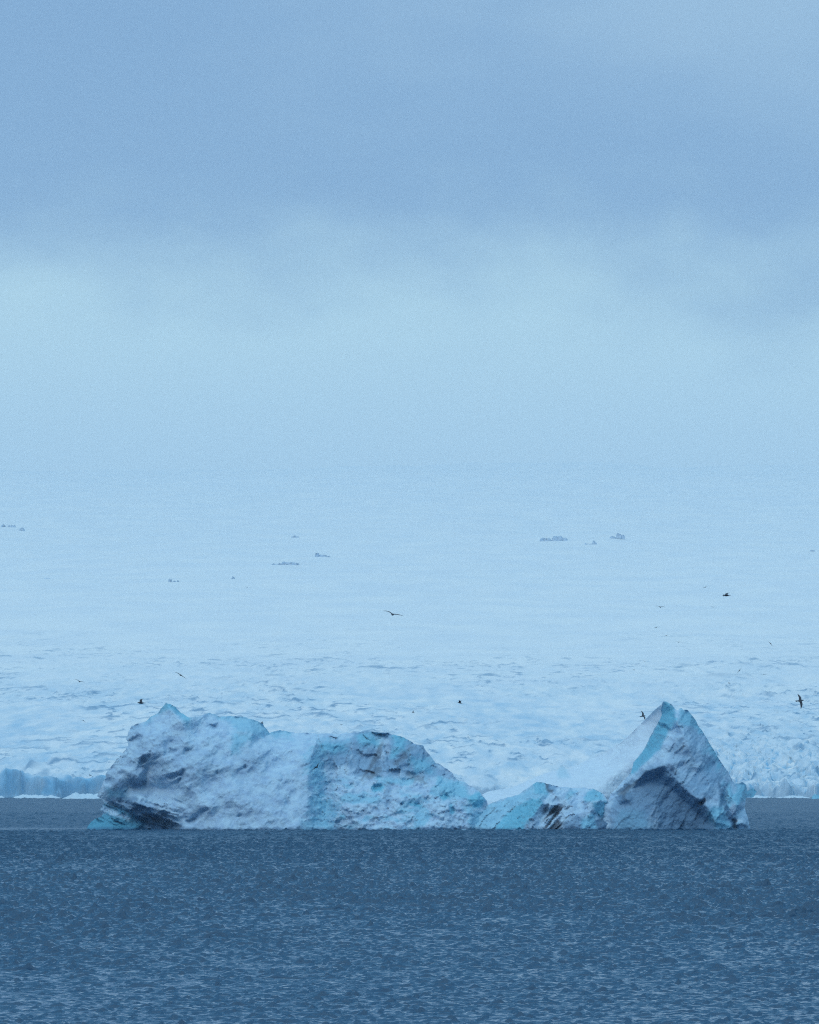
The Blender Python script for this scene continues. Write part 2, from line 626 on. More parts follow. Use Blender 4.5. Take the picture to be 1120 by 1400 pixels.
def berg_part(name, outline, ctrl, sculpt, zones, parent, thick=22.0, step=1.25, soft=3, label=None):
    """closed block: the front is a relief grown from facet points, the back bulges away and meets it at the outline"""
    O = np.array(outline, float)
    x0, x1, y0, y1 = O[:, 0].min() - 2, O[:, 0].max() + 2, O[:, 1].min() - 2, O[:, 1].max() + 2
    gx, gy = np.meshgrid(np.arange(x0, x1, step), np.arange(y0, y1, step), indexing='ij')
    sd_ = poly_sd(gx, gy, outline)
    base = blur(lin_field(ctrl, gx, gy), soft)
    keep = sd_ > -step * 0.45
    cell = keep[:-1, :-1] & keep[1:, :-1] & keep[:-1, 1:] & keep[1:, 1:]
    nx, ny = gx.shape
    cnt = np.zeros(gx.shape, int)
    for a in (0, 1):
        for b in (0, 1):
            cnt[a:nx - 1 + a, b:ny - 1 + b] += cell
    used = cnt > 0
    edge = used & (cnt < 4)
    px, py = gx.copy(), gy.copy()
    jx, jy = RNG.uniform(-.28, .28, gx.shape) * step, RNG.uniform(-.28, .28, gx.shape) * step
    px, py = np.where(used & ~edge, px + jx, px), np.where(used & ~edge, py + jy, py)
    ox, oy = nearest_on(px[edge], py[edge], outline)
    px[edge], py[edge] = ox, oy
    inn = np.where(edge, 0, np.clip(sd_, 0, None))
    dep, dx, dy = sculpt(px, py, base.copy(), inn)
    # displacement of the silhouette itself keeps it ragged
    Z = {k: np.zeros_like(px) for k in ('blue', 'grey', 'teal', 'dark', 'dirt', 'fresh')}
    for poly, feather, ch, strength, rag in zones:
        m = np.zeros_like(px)
        s = poly_sd(px, py, poly)
        s = s + rag * fbm(px / 9.0 + 0.5 * py / 9.0, py / 7.0, 4, 100 + len(poly) + int(poly[0][0]) % 37, 0.6)
        m = sstep(-feather, feather, s) * strength
        Z[ch] = np.maximum(Z[ch], m) if strength > 0 else Z[ch] * (1 + m)
    waterline = sstep(1130.5, 1133.5, py + 2.5 * fbm(px / 6, py * 0, 3, 150)) * (py < 1150)
    Z['dark'] = np.maximum(Z['dark'], .55 * waterline)  # ragged darker band along the waterline
    if hasattr(sculpt, 'paint'):
        sculpt.paint(px, py, Z)
    front = px2w(px + dx, py + dy, D0 + dep)
    bthick = thick * (1 - np.exp(-inn * 0.0896 / 3.0))
    bdep = blur(base, 12) * 0 + dep * (inn <= 0) + (inn > 0) * (blur(base, 20) + bthick + 1.2 * fbm(px / 22, py / 22, 3, 5))
    bdep = np.maximum(bdep, dep + (inn > 0) * 0.3)
    back = px2w(px + dx * (inn <= 0), py + dy * (inn <= 0), D0 + bdep)
    idf = -np.ones(gx.shape, int)
    idf[used] = np.arange(used.sum())
    idb = idf.copy()
    n = used.sum()
    inner = used & ~edge
    inner = used
    idb[inner] = n + np.arange(inner.sum())
    co_ = np.concatenate([front[used], back[inner]])
    ci, cj = np.nonzero(cell)
    A = np.stack([idf[ci, cj], idf[ci + 1, cj], idf[ci + 1, cj + 1], idf[ci, cj + 1]], -1)
    B = np.stack([idb[ci, cj], idb[ci, cj + 1], idb[ci + 1, cj + 1], idb[ci + 1, cj]], -1)
    # split into triangles with a random diagonal so no regular weave shows
    def tri(q):
        r = RNG.random(len(q)) < 0.5
        t1 = np.where(r[:, None], q[:, [0, 1, 2]], q[:, [0, 1, 3]])
        t2 = np.where(r[:, None], q[:, [0, 2, 3]], q[:, [1, 2, 3]])
        return np.concatenate([t1, t2])
    T = np.concatenate([tri(A)[:, ::-1], tri(B)[:, ::-1]])
    pivot = np.array([(O[:, 0].mean() - 560) / F * D0, D0 + 8, 0.0])
    o = mesh_np(name, co_ - pivot, tris=T, mat=M_ICE)
    o.parent = parent
    o.location = Vector(pivot) - Vector(parent.location)
    for k, v in Z.items():
        attr(o, k, np.concatenate([v[used], v[inner]]))
    if label:
        o['label'] = label
    return o


def dents(px, py, dep, lst):
    hit = np.zeros_like(px)
    for cx, cy_, rx, ry, ang, d in lst:
        a = math.radians(ang)
        X = px - cx + 0.45 * rx * fbm(px / 7.0, py / 7.0, 3, int(cx) + 7)
        Y = py - cy_ + 0.6 * ry * fbm(px / 6.0, py / 6.0, 3, int(cy_) + 3)
        u = (X * math.cos(a) - Y * math.sin(a)) / rx
        v = (X * math.sin(a) + Y * math.cos(a)) / ry
        r = u * u + v * v + 0.35 * fbm(px / 5.0, py / 5.0, 3, int(cx))
        w = np.exp(-np.clip(r, 0, 9) ** 1.5)
        dep += d * w
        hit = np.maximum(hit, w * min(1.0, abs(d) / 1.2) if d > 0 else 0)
    return dep, hit


def diag(px, py, ang):
    a = math.radians(ang)
    return px * math.cos(a) - py * math.sin(a), px * math.sin(a) + py * math.cos(a)


berg = bpy.data.objects.new('iceberg', None)
COL.objects.link(berg)
berg.location = (0, D0 + 8, 0)
tag(berg, 'large blue and white iceberg with a broad snowy hump and a sharp peak', 'iceberg')

# --- the broad left block
MASS = [(108, 1160), (110, 1148), (117, 1136), (125, 1123), (138, 1117), (142, 1113), (138, 1105), (143, 1098), (133, 1088),
        (138, 1077), (145, 1059), (157, 1041), (166, 1031), (176, 1020), (173, 1009), (180, 992), (200, 986), (216, 974),
        (227, 961), (232, 961), (240, 967), (251, 976), (258, 981), (270, 979), (286, 975), (302, 980), (325, 979),
        (343, 983), (358, 989), (369, 1001), (384, 998), (397, 1001), (420, 1002), (460, 1003), (492, 1001), (522, 1001),
        (546, 1006), (562, 1014), (578, 1020), (588, 1032), (594, 1042), (610, 1050), (626, 1065), (642, 1074),
        (658, 1084), (665, 1095), (672, 1115), (676, 1160)]
MASS_C = [(108, 1160, 5), (117, 1136, 4), (142, 1113, 6), (133, 1088, 7), (145, 1059, 8), (173, 1009, 10), (180, 992, 11),
          (216, 974, 11), (230, 961, 11), (251, 976, 12), (286, 975, 13), (343, 983, 13), (369, 1001, 14), (397, 1001, 15),
          (431, 1003, 14), (460, 1003, 14), (492, 1001, 14), (546, 1006, 14), (578, 1020, 13), (594, 1042, 12), (626, 1065, 10),
          (658, 1084, 8), (672, 1115, 7), (676, 1160, 6),
          (150, 1160, 4), (200, 1160, 5), (250, 1160, 1), (350, 1160, -2), (430, 1160, -1), (455, 1160, 1), (550, 1160, -1.5), (640, 1160, 1),
          (150, 1134, 3.0), (200, 1134, 4.6), (236, 1134, 3.2), (252, 1134, 0.0), (300, 1135, -1), (350, 1135, -1.6), (405, 1135, -.8), (428, 1135, .4),
          (455, 1135, 2.2), (500, 1135, .2), (550, 1135, -.8), (600, 1135, 0), (640, 1135, 2.5),
          (245, 985, 7), (225, 1000, 6.4), (195, 1005, 7.5), (205, 1030, 5), (165, 1050, 6), (160, 1070, 6.2), (190, 1062, 4.2),
          (175, 1078, 7.0), (195, 1078, 6.4), (165, 1100, 6), (180, 1098, 3.6), (212, 1108, 2.6), (240, 1122, 1.6), (215, 1122, 5.0), (185, 1118, 5.0),
          (160, 1116, 4.5), (260, 1020, 4.2), (300, 1000, 7.4), (300, 1045, 3.6), (345, 1000, 9), (340, 1022, 6.4), (330, 1032, 5.6),
          (355, 1060, 3.2), (330, 1090, 1.0), (380, 1025, 8.0), (395, 1060, 4.4), (385, 1100, 1.0), (405, 1022, 9.5), (260, 1080, 1.8), (290, 1110, 0.2),
          (431, 1016, 9.0), (424, 1040, 6.0), (422, 1065, 4.0), (420, 1100, 1.8), (440, 1048, 8.2), (446, 1080, 7.0), (447, 1110, 4.5),
          (436, 1018, 10), (475, 1016, 11), (478, 1046, 9.4), (460, 1052, 8.6), (500, 1014, 11.6), (520, 1010, 12), (540, 1020, 11), (530, 1048, 9.2),
          (498, 1052, 9.2), (562, 1030, 11), (590, 1058, 9.6), (560, 1060, 8.6), (520, 1064, 6.8), (480, 1064, 7), (465, 1090, 3.6),
          (500, 1095, 3.2), (540, 1092, 3.2), (580, 1085, 4.4), (610, 1075, 6.8), (610, 1105, 2.6), (640, 1092, 5.6), (648, 1110, 4.4)]

MASS_DENTS = [(184, 994, 9, 4, 18, 1.5), (186, 1010, 9, 3, 25, 1.2), (176, 1019, 4, 3, 60, .8), (198, 1040, 12, 4, 52, 2.0), (203, 992, 4, 7, 20, .8),
              (228, 1032, 5, 3, 25, 1.0), (236, 1027, 7, 3, 15, 1.2), (258, 1027, 8, 4, 40, 1.2), (240, 1060, 11, 4, 22, 1.6), (248, 1066, 8, 2.5, 30, 1.0),
              (292, 993, 7, 3.5, 15, 1.6), (334, 1049, 4, 2.5, 30, 1.4), (297, 1056, 3, 2, 40, .7), (262, 1122, 8, 3.2, 30, 1.6), (227, 1115, 9, 4, 35, .9),
              (279, 1109, 6, 2.5, 20, .9), (327, 1115, 4, 2, 20, .8), (394, 1096, 4, 7, 10, .8), (386, 1060, 3, 6, 15, .8), (170, 1036, 6, 3, 40, 1.0),
              (148, 1069, 5, 4, 0, 1.2), (186, 1072, 11, 5, 5, 1.4),
              (517, 1077, 10, 5, 5, 1.3), (520, 1062, 7, 2, 10, .8), (568, 1099, 10, 4, -25, 1.0), (608, 1090, 7, 5, 10, 1.3), (618, 1105, 5, 9, 0, .9),
              (560, 1066, 12, 2.5, 5, .8), (470, 1117, 8, 4, -35, .8), (651, 1094, 10, 7, 15, -1.4), (596, 1072, 7, 3, 30, -1.0)]


def sculpt_mass(px, py, dep, inn):
    e = sstep(0, 9, inn)
    calm = 1 - .8 * sstep(285, 330, px + (py - 1080) * .5) * sstep(1035, 1065, py)
    lw = sstep(440, 400, px)          # left: wind-scoured snow, scalloped up to the right
    u, v = diag(px, py, 34)
    sc = ridged(u / 30, v / 11, 4, 201, .55)
    wu, wv = u + 9 * fbm(px / 26, py / 26, 3, 203), v + 6 * fbm(px / 20, py / 20, 3, 204)
    sc = ridged(wu / 34, wv / 15, 3, 201, .45)
    dep = dep - calm * lw * ((0.10 + .22 * sstep(-.2, .5, fbm(px / 45, py / 30, 2, 206))) * sc + 0.10 * ridged(wu / 14, wv / 7, 3, 205))
    dep = dep - lw * 1.1 * fbm(u / 46, v / 30, 3, 208) - lw * 0.25 * fbm(px / 15, py / 15, 3, 209)
    # smooth drift on the lower right of this half
    rw = 1 - lw
    up = sstep(1066, 1052, py + 10 * fbm(px / 22, py * 0, 2, 210))
    fv, fe = facets((px + 6 * fbm(px / 15, py / 15, 2, 3)) / 17.0, py / 21.0, 211, 1.1)
    fv2, _ = facets(px / 7.5, (py + px * .4) / 7.0, 212, 1.1)
    dep = dep - rw * up * (0.7 * fv + 0.15 * fv2 + 0.5 * fbm(px / 18, py / 22, 3, 215))
    dep = dep - rw * (1 - up) * (0.9 * fbm(px / 16, py / 12, 4, 213, .6) + 0.32 * fv2 * sstep(-.2, .4, fbm(px / 20, py / 20, 3, 214)))
    dep = dep - 0.10 * fbm(px / 3.4, py / 3.0, 3, 216, .6)
    dep = dep - lw * 0.9 * fbm(px / 60 + 3, py / 42, 2, 217)
    dep, hit = dents(px, py, dep, [(a_, b_, c_, d_, e_, 0.55 * f_) for a_, b_, c_, d_, e_, f_ in MASS_DENTS])
    # wave-cut notches at the left foot, stepping down to the right
    ft = sstep(1088, 1100, py) * sstep(262, 225, px)
    s = (py - 0.42 * (px - 140)) / 8.5
    dep = dep + ft * sstep(1132, 1120, py - .1 * (px - 140)) * 1.2 * fbm((px - 140) / 30, s * 1.6, 3, 219, .6)
    sculpt_mass.hit = hit
    dx = 1.6 * fbm(px / 8, py / 8, 3, 221) * (py < 1140)
    dy = 1.9 * fbm(px / 7, py / 7, 3, 222, .6) * (py < 1128)
    return dep, dx, dy


def paint_mass(px, py, Z):
    h = sculpt_mass.hit
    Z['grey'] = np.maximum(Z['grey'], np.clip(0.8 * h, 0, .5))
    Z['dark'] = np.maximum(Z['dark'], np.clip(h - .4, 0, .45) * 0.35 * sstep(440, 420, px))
    Z['blue'] = np.maximum(Z['blue'], sstep(.12, .5, h) * sstep(425, 450, px))
    u, v = diag(px, py, 34)
    sp = sstep(.42, .62, fbm(u / 9, v / 4, 4, 231, .6)) * sstep(320, 240, px) * .45
    Z['grey'] = np.maximum(Z['grey'], sp)
    rub = sstep(1058, 1068, py) * sstep(445, 470, px) * sstep(660, 640, px)
    Z['blue'] = np.maximum(Z['blue'], rub * .6 * sstep(.0, .45, fbm(px / 24, py / 13, 4, 233, .55)))
    Z['dirt'] = np.maximum(Z['dirt'], rub * .35 * sstep(.5, .66, fbm(px / 6 + py / 9, py / 5, 3, 235, .6)))
    Z['grey'] = np.maximum(Z['grey'], rub * .45 * sstep(.15, .5, fbm(px / 10, py / 7, 4, 237, .6)))


sculpt_mass.paint = paint_mass
MASS_Z = [([(231, 955), (205, 972), (198, 990), (222, 972), (232, 968), (246, 978), (256, 992), (262, 980)], 5, 'blue', .85, 4),
          ([(278, 972), (310, 986), (328, 1000), (352, 1006), (400, 1010), (400, 996), (345, 975)], 5, 'blue', .55, 8),
          ([(322, 1000), (312, 1020), (316, 1034), (330, 1024), (345, 1012), (360, 1006)], 6, 'blue', .6, 8),
          ([(326, 1035), (350, 1025), (352, 1050), (330, 1075), (318, 1060)], 9, 'grey', .35, 10),
          ([(180, 1000), (260, 1010), (300, 1040), (280, 1075), (220, 1075), (180, 1050)], 16, 'grey', .18, 16),
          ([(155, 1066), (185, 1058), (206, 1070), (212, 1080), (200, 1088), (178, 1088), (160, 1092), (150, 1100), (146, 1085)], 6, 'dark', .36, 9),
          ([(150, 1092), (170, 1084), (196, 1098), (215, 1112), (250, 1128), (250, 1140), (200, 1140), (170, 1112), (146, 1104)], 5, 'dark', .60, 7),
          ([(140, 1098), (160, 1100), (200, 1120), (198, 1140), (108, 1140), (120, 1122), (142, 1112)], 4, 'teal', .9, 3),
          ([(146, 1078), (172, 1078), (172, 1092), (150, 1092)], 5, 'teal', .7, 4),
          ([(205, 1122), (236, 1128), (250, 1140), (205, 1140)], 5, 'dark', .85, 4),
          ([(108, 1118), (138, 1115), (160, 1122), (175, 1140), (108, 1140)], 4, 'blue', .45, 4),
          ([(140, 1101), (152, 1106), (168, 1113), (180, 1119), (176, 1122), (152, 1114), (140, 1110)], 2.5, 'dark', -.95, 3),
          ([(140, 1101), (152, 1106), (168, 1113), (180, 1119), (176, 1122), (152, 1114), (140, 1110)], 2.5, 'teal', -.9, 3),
          ([(433, 1012), (424, 1040), (425, 1062), (432, 1090), (428, 1120), (426, 1142), (458, 1142), (455, 1100), (446, 1066), (440, 1040), (444, 1018)], 14, 'blue', .68, 20),
          ([(412, 1122), (440, 1118), (440, 1142), (412, 1142)], 6, 'blue', .5, 6),
          ([(434, 1013), (476, 1012), (482, 1030), (476, 1046), (452, 1050), (438, 1046)], 5, 'grey', .85, 6),
          ([(434, 1013), (476, 1012), (476, 1030), (438, 1032)], 8, 'blue', .75, 8),
          ([(480, 1010), (494, 998), (550, 1002), (582, 1018), (600, 1046), (620, 1062), (590, 1066), (560, 1060), (520, 1060), (490, 1062), (478, 1046)], 5, 'grey', .80, 9),
          ([(490, 1004), (520, 1000), (516, 1018), (492, 1022)], 7, 'blue', .8, 9),
          ([(538, 1004), (556, 1008), (556, 1026), (534, 1036)], 6, 'blue', .9, 9),
          ([(562, 1034), (596, 1040), (592, 1056), (566, 1056)], 8, 'blue', .7, 9),
          ([(514, 1012), (530, 1006), (534, 1028), (522, 1042), (516, 1032)], 4, 'grey', -.85, 6),
          ([(560, 1018), (566, 1022), (545, 1046), (538, 1046)], 3, 'dirt', .55, 5),
          ([(524, 1014), (516, 1024), (509, 1040), (500, 1054), (494, 1066), (506, 1054), (520, 1036)], 2, 'dirt', .6, 3),
          ([(494, 1062), (505, 1060), (512, 1050), (520, 1048), (522, 1054), (508, 1066)], 2.5, 'dirt', .55, 4),
          ([(556, 1056), (580, 1060), (584, 1074), (572, 1068), (556, 1064)], 3, 'dirt', .5, 5),
          ([(526, 1070), (540, 1066), (534, 1090), (528, 1112), (524, 1092)], 3, 'grey', .7, 5),
          ([(507, 1076), (524, 1074), (524, 1082), (512, 1084)], 2.5, 'blue', 1.0, 2),
          ([(598, 1062), (622, 1066), (640, 1078), (646, 1092), (626, 1092), (608, 1094), (600, 1082)], 5, 'blue', .75, 7),
          ([(642, 1086), (656, 1084), (664, 1092), (658, 1102), (646, 1106), (640, 1096)], 3, 'blue', 1.0, 3),
          ([(560, 1092), (578, 1096), (588, 1112), (570, 1106)], 4, 'blue', .7, 5),
          ([(648, 1110), (676, 1106), (676, 1142), (646, 1142)], 5, 'blue', .6, 5)]
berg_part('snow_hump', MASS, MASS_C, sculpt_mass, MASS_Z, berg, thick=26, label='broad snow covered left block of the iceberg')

# --- snow ramp behind, rising to the peak
RAMP = [(628, 1160), (640, 1100), (652, 1090), (667, 1082), (700, 1077), (722, 1067), (746, 1057), (762, 1053), (768, 1045), (774, 1052),
        (808, 1037), (849, 1016), (878, 988), (896, 970), (906, 962), (920, 975), (930, 1000), (930, 1160)]
RAMP_C = [(628, 1160, 9), (640, 1100, 12), (667, 1082, 16), (722, 1067, 24), (762, 1052, 28), (768, 1045, 29), (808, 1037, 30), (849, 1016, 28),
          (878, 988, 26), (896, 970, 25), (906, 962, 24), (930, 1000, 23), (930, 1160, 12), (700, 1160, 9), (800, 1160, 9), (860, 1160, 10),
          (700, 1090, 12), (760, 1076, 13), (820, 1080, 12.5), (850, 1050, 19), (830, 1060, 17.5), (790, 1060, 18), (870, 1020, 23)]


def sculpt_ramp(px, py, dep, inn):
    dep = dep - 0.5 * fbm(px / 30, py / 16, 3, 301) - 0.12 * fbm(px / 6, py / 5, 3, 302)
    return dep, 0 * px, 0.5 * fbm(px / 9, py / 9, 3, 303) * sstep(16, 0, inn) * (py < 1100)


RAMP_Z = [([(600, 1170), (600, 940), (940, 940), (940, 1170)], 3, 'fresh', .5, 0),
          ([(762, 1056), (768, 1044), (775, 1054), (780, 1064), (764, 1064)], 4, 'blue', .35, 3)]
berg_part('snow_ramp', RAMP, RAMP_C, sculpt_ramp, RAMP_Z, berg, thick=10, step=1.6, soft=14,
          label='smooth snow slope behind the low ridge climbing to the peak')

# --- low broken ridge in the middle
RIDGE = [(636, 1160), (640, 1130), (655, 1114), (668, 1100), (690, 1091), (710, 1086), (722, 1077), (735, 1069), (746, 1071), (763, 1075),
         (782, 1077), (801, 1077), (817, 1080), (827, 1088), (832, 1097), (829, 1106), (834, 1115), (830, 1124), (833, 1131), (840, 1160)]
RIDGE_C = [(636, 1160, 3), (640, 1130, 4), (668, 1100, 7), (690, 1091, 8), (710, 1086, 8.5), (735, 1069, 8), (746, 1071, 9), (763, 1075, 10), (782, 1077, 9),
           (801, 1077, 9), (817, 1080, 9), (827, 1088, 7.5), (832, 1096, 6.5), (832, 1125, 5), (840, 1160, 5), (690, 1160, 1), (740, 1160, 1), (790, 1160, 2),
           (680, 1132, 2.6), (700, 1134, 1.5), (718, 1134, 1.6), (735, 1133, 2.6), (756, 1133, 3.0), (775, 1133, 2.2), (800, 1133, 1.5), (818, 1133, 3.0),
           (695, 1112, 4.6), (712, 1096, 5.2), (738, 1091, 4.6), (742, 1098, 4.2), (722, 1122, 2.0), (728, 1115, 2.8), (748, 1108, 5.4), (760, 1112, 5.4),
           (735, 1080, 6.4), (752, 1082, 7.2), (772, 1090, 5.6), (765, 1102, 5.0), (785, 1112, 3.0), (775, 1120, 2.6), (806, 1096, 3.8), (820, 1094, 5.2),
           (806, 1110, 3.2), (812, 1122, 3.2), (824, 1116, 6), (790, 1092, 6.2), (780, 1080, 7)]


def sculpt_ridge(px, py, dep, inn):
    u, v = diag(px, py, 48)
    fv, fe = facets(u / 20, v / 9, 401, 1.0)
    fv2, _ = facets(px / 7, py / 6, 402, 1.1)
    dep = dep - 0.4 * fv - 0.16 * fv2 - 0.10 * fbm(px / 3.4, py / 3, 3, 403, .6)
    g = sstep(745, 750, px) * sstep(772, 764, px) * sstep(1098, 1104, py)
    dep = dep + g * 1.0 * fbm(u / 24, v / 3.6, 2, 406)
    return dep, 1.0 * fbm(px / 7, py / 7, 3, 404), 1.4 * fbm(px / 6, py / 6, 3, 405) * (py < 1128)


def paint_ridge(px, py, Z):
    u, v = diag(px, py, 48)
    w = sstep(738, 748, px) * sstep(772, 762, px - (1133 - py) * .45) * sstep(1098, 1106, py)
    Z['dirt'] = np.maximum(Z['dirt'], w * sstep(-.12, .22, fbm(u / 24, v / 3.6, 2, 406)) * .95)
    Z['grey'] = np.maximum(Z['grey'], .5 * sstep(.2, .5, fbm(u / 14, v / 6, 3, 412)) * sstep(740, 760, px))
    Z['dirt'] = np.maximum(Z['dirt'], .6 * sstep(.55, .7, fbm(u / 8, v / 4, 3, 413)) * sstep(740, 750, px))


sculpt_ridge.paint = paint_ridge
RIDGE_Z = [([(636, 1142), (640, 1124), (668, 1098), (712, 1086), (722, 1076), (746, 1070), (748, 1090), (716, 1100), (690, 1120), (676, 1142)], 4, 'blue', .55, 5),
           ([(673, 1138), (684, 1120), (704, 1102), (722, 1092), (738, 1090), (742, 1099), (730, 1114), (718, 1128), (714, 1142)], 3, 'blue', 1.0, 3),
           ([(684, 1134), (700, 1112), (724, 1098), (736, 1100), (718, 1128), (712, 1136)], 6, 'teal', .28, 4),
           ([(728, 1070), (744, 1070), (748, 1086), (730, 1088)], 3, 'blue', .9, 3),
           ([(772, 1092), (780, 1080), (790, 1082), (776, 1094)], 3, 'blue', .7, 3),
           ([(798, 1088), (812, 1078), (822, 1084), (826, 1092), (812, 1096), (800, 1096)], 3, 'blue', .85, 3),
           ([(812, 1098), (828, 1094), (832, 1116), (824, 1118), (812, 1110)], 3, 'blue', .85, 3),
           ([(770, 1124), (786, 1112), (800, 1118), (800, 1138), (772, 1138)], 4, 'grey', .85, 4),
           ([(796, 1120), (812, 1112), (816, 1132), (796, 1136)], 3, 'blue', .7, 3),
           ([(814, 1122), (834, 1112), (836, 1140), (816, 1140)], 3, 'dark', .75, 3),
           ([(744, 1072), (762, 1074), (760, 1084), (748, 1084)], 2.5, 'grey', .8, 3),
           ([(745, 1070), (752, 1073), (750, 1078), (758, 1080), (755, 1085), (747, 1080)], 1.5, 'dirt', .8, 2)]
berg_part('low_ridge', RIDGE, RIDGE_C, sculpt_ridge, RIDGE_Z, berg, thick=8, soft=1, label='low broken ridge of blue ice with dark streaks')

# --- the sharp peak on the right
PEAK = [(818, 1160), (824, 1134), (826, 1104), (836, 1085), (851, 1069), (863, 1055), (866, 1043), (880, 1026), (892, 1000), (905, 979), (904, 967),
        (907, 959), (911, 959), (917, 962), (923, 969), (927, 971), (931, 968), (935, 971), (939, 970), (947, 978), (953, 989), (964, 1006), (972, 1020),
        (984, 1039), (995, 1055), (1004, 1071), (1011, 1071), (1015, 1069), (1020, 1074), (1022, 1082), (1030, 1077), (1035, 1082), (1030, 1090), (1020, 1091),
        (1018, 1104), (1022, 1116), (1025, 1130), (1030, 1160)]
PEAK_C = [(824, 1160, 5), (824, 1134, 4.8), (826, 1104, 6), (836, 1085, 8), (851, 1069, 11), (866, 1043, 13), (880, 1026, 13.5), (892, 1000, 13.5), (905, 979, 12.5),
          (908, 959, 11.5), (923, 969, 10), (931, 968, 10), (947, 978, 11), (964, 1006, 11), (984, 1039, 10.5), (1004, 1071, 10), (1015, 1069, 12), (1020, 1074, 13),
          (1035, 1082, 16), (1018, 1104, 8), (1025, 1130, 6), (1030, 1160, 6), (860, 1160, 2), (900, 1160, 2), (950, 1160, 3), (990, 1160, 0),
          (924, 984, 6.6), (912, 1004, 6.2), (904, 1026, 5.2), (880, 1046, 6.0), (866, 1062, 6.6), (900, 1018, 9.0), (876, 1044, 9.4), (914, 1000, 9.0), (920, 985, 9.0),
          (852, 1084, 4.2), (870, 1066, 4.4), (884, 1054, 3.4), (908, 1046, 2.4), (924, 1062, 1.7), (930, 1074, 1.2), (950, 1090, 0.3), (962, 1096, 0.0), (978, 1122, -0.6),
          (862, 1080, 5.2), (880, 1070, 5.2), (904, 1064, 4.4), (916, 1076, 4.2), (935, 1094, 3.6), (950, 1108, 3.0), (966, 1124, 2.2), (930, 1132, 3.2), (960, 1132, 2.4), (910, 1110, 3.8),
          (842, 1131, 3.4), (848, 1100, 5.2), (866, 1100, 4.0), (882, 1131, 1.6), (893, 1106, 3.2), (886, 1116, 2.6), (905, 1131, 3.0),
          (936, 1006, 4.4), (948, 1036, 3.2), (938, 1056, 2.4), (962, 1056, 3.6), (962, 1030, 5.0), (978, 1056, 5.6), (985, 1082, 3.2), (990, 1108, 1.2),
          (1002, 1131, 2.4), (978, 1132, -0.4), (996, 1104, 3.4), (1002, 1120, 4.0), (988, 1078, 5.0), (1010, 1100, 3.6), (1014, 1125, 3.4)]


def sculpt_peak(px, py, dep, inn):
    u, v = diag(px, py, 56)
    mid = sstep(880, 910, px + (py - 1040) * .4)
    fv, fe = facets(u / 34, v / 12, 501, 1.0)
    fv2, _ = facets(u / 13, v / 6, 502, 1.1)
    dep = dep - mid * (0.32 * fv + 0.07 * fv2) - (1 - mid) * (0.13 * fv + .04 * fv2)
    dep = dep - mid * 0.09 * ridged(u / 30 + .5 * fbm(px / 20, py / 20, 2, 508), v / 7 + .8 * fbm(px / 18, py / 18, 2, 509), 3, 503)
    dep = dep - 0.11 * fbm(px / 3.4, py / 3, 3, 504, .6) - 0.4 * fbm(px / 22, py / 18, 3, 505)
    dep, hit = dents(px, py, dep, [(960, 1097, 5, 3, 30, 1.0), (852, 1078, 14, 3, 35, 1.2), (920, 1056, 10, 5, -45, .8),
                                   (1004, 1127, 4, 8, 10, 1.5), (990, 1092, 3, 18, -14, 1.0), (908, 994, 10, 1.6, -38, .7)])
    sculpt_peak.hit = hit
    return dep, 1.0 * fbm(px / 7, py / 7, 3, 506) * (py < 1140), 1.3 * fbm(px / 6, py / 6, 3, 507, .6) * (py < 1126)


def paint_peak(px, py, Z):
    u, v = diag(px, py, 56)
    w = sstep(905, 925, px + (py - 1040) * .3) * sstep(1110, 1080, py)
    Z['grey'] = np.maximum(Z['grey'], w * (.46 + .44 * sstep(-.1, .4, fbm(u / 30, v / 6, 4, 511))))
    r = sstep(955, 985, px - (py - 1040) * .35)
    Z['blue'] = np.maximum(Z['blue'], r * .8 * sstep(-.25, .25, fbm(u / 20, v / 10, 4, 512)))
    Z['dark'] = np.maximum(Z['dark'], np.clip(sculpt_peak.hit * .8, 0, .75))


